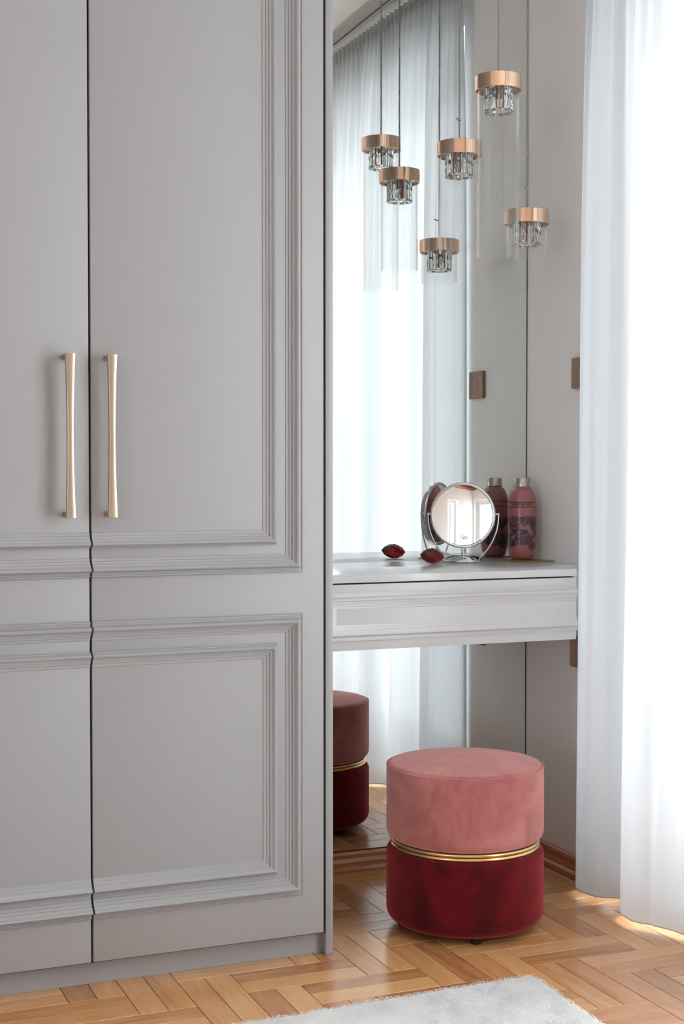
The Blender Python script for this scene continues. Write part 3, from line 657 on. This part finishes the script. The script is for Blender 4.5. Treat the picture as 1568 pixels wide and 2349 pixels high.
for zz, h in ((0.1478, 0.0006), (0.1462, 0.0011), (0.1345, 0.0011), (0.1328, 0.0006)):
    rb = 0.0366 if zz < 0.14 else 0.03635
    MB().lathe([(rb-0.0008, BZ+zz-h/2), (rb, BZ+zz-h/2), (rb, BZ+zz+h/2), (rb-0.0008, BZ+zz+h/2)], 64, (BX, BY, 0)).build('printed_line', 'print_dark', body, smooth=0.7)
vs, fs = text_geo('CHRISTIAN DIOR', 0.0098)
wx = max(v[0] for v in vs)-min(v[0] for v in vs); k = 0.0545/wx; a0 = math.atan2(-BY, -BX)
tv = []
for v in vs:
    a = a0 + (v[0]*k)/0.0367; tv.append((BX+0.0367*math.cos(a), BY+0.0367*math.sin(a), BZ+0.1403+v[1]*1.0))
MB().add(tv, fs).build('lettering', 'print_dark', body)

# ruby coloured cut gem
gm = MB(); GN = 8
prof = [(-0.0345, 0.0), (-0.0250, 0.0112), (-0.0120, 0.0178), (0.0, 0.0196), (0.0120, 0.0178), (0.0250, 0.0112), (0.0345, 0.0)]
vs = []; fs = []; rings = []
for i, (u, r) in enumerate(prof):
    if r == 0: rings.append([len(vs)]); vs.append((u, 0, 0))
    else:
        rings.append(list(range(len(vs), len(vs)+GN)))
        for j in range(GN): a = 2*PI*(j+0.5*(i % 2))/GN; vs.append((u, r*math.cos(a), r*math.sin(a)))
for i in range(len(rings)-1):
    A, B = rings[i], rings[i+1]; odd = i % 2
    for j in range(GN):
        j2 = (j+1) % GN
        if len(A) == 1: fs.append((A[0], B[j], B[j2]))
        elif len(B) == 1: fs.append((A[j], A[j2], B[0]))
        elif odd: fs += [(A[j], A[j2], B[j2]), (A[j], B[j2], B[j])]      # ring A is shifted half a step
        else: fs += [(A[j], A[j2], B[j]), (A[j2], B[j2], B[j])]
gm.add(vs, fs); o = gm.build('gem', 'ruby_glass')
o.rotation_euler = (0.2, math.radians(5.5), math.radians(2)); o.location = (1.5597, 3.1942, 0.0)
bpy.context.view_layer.update(); zmin = min((o.matrix_world @ v.co).z for v in o.data.vertices); o.location.z = DT+0.0003-zmin
tag(o, 'dark ruby red faceted glass gem with pointed ends, lying beside the make-up mirror', 'gem')

# make-up mirror
CX, CY, CZ = 1.6664, 3.2365, 0.8935
mm = empty('makeup_mirror', (CX, CY, DT), 'round chrome tabletop make-up mirror on a domed foot', 'mirror')
MB().lathe([(0, DT+0.0003), (0.0505, DT+0.0003), (0.0515, DT+0.0015), (0.0515, DT+0.0045), (0.0505, DT+0.006), (0.047, DT+0.0075), (0.040, DT+0.0118), (0.030, DT+0.0160), (0.018, DT+0.0190), (0.006, DT+0.0202), (0, DT+0.0203)], 64, (CX, CY, 0)).build('base', 'chrome', mm, smooth=0.9)
MB().lathe([(0.0060, DT+0.019), (0.0060, DT+0.0215), (0.0035, DT+0.0225), (0.0035, DT+0.0275), (0.0048, DT+0.0285), (0.0048, DT+0.0310), (0, DT+0.0318)], 20, (CX, CY, 0)).build('stem_knob', 'chrome', mm, smooth=0.8)
nrm = Vector((-0.60, -0.80, 0.0)).normalized(); lat = Vector((0.80, -0.60, 0.0)); upv = Vector((0, 0, 1))
M = Matrix((( lat.x, upv.x, nrm.x, CX), (lat.y, upv.y, nrm.y, CY), (lat.z, upv.z, nrm.z, CZ), (0, 0, 0, 1)))
RD = 0.0830
MB().lathe([(RD-0.0075, 0.0062), (RD-0.0060, 0.0078), (RD-0.0025, 0.0080), (RD-0.0006, 0.0066), (RD, 0.004), (RD, -0.004), (RD-0.0006, -0.0066), (RD-0.0025, -0.0080), (RD-0.0060, -0.0078), (RD-0.0075, -0.0062), (RD-0.0075, 0.0062)], 96, M=M).build('rim', 'chrome', mm, smooth=0.8)
RG = RD-0.0072; RAD = 0.95
gl = MB().lathe([(RG*k/16, 0.0056+ (RG*k/16)**2/(2*RAD) - RG*RG/(2*RAD)) for k in range(16, -1, -1)], 96, M=M).build('magnifying_glass', 'mirror_silver', mm, smooth=3.14)
MB().lathe([(0, -0.0062), (RG, -0.0062), (RG, -0.0050), (0, -0.0050)], 96, M=M).build('plain_glass', 'mirror_silver', mm)
# yoke: one bent rod from pivot to pivot, passing over the foot
for s_ in (-1, 1):
    B = [Vector((RD+0.0065, 0.006)), Vector((RD+0.010, -0.045)), Vector((0.066, -0.088)), Vector((0.0425, -0.1065))]; pts = []
    for i in range(25):
        t = i/24; q = B[0]*(1-t)**3+B[1]*3*t*(1-t)**2+B[2]*3*t*t*(1-t)+B[3]*t**3
        pts.append(Vector((CX, CY, CZ))+lat*s_*q.x+upv*q.y)
    MB().tube(pts, 0.0021, 8).build('yoke_arm', 'chrome', mm, smooth=3.14)
for s_ in (-1, 1):
    p = Vector((CX, CY, CZ)); MB().tube([p+lat*s_*(RD-0.001)+upv*0.003, p+lat*s_*(RD+0.009)+upv*0.003], 0.0024, 10).build('pivot', 'chrome', mm, smooth=0.8)
# "10X" mark in a ring
cxm, cym = 0.004, -0.0585; zg = lambda u, v: 0.0060+(u*u+v*v)/(2*RAD)-RG*RG/(2*RAD)
rp = [(M @ Vector((cxm+0.0105*math.cos(a*2*PI/40), cym+0.0105*math.sin(a*2*PI/40), zg(cxm, cym)))) for a in range(40)]
MB().tube(rp, 0.00045, 4, closed=True).build('mark_ring', 'print_grey', gl)
vs, fs = text_geo('10X', 0.0115)
MB().add([(M @ Vector((cxm+v[0]*0.72+v[1]*0.15, cym+0.0008+v[1], zg(cxm, cym))))[:] for v in vs], fs).build('mark_lettering', 'print_grey', gl)
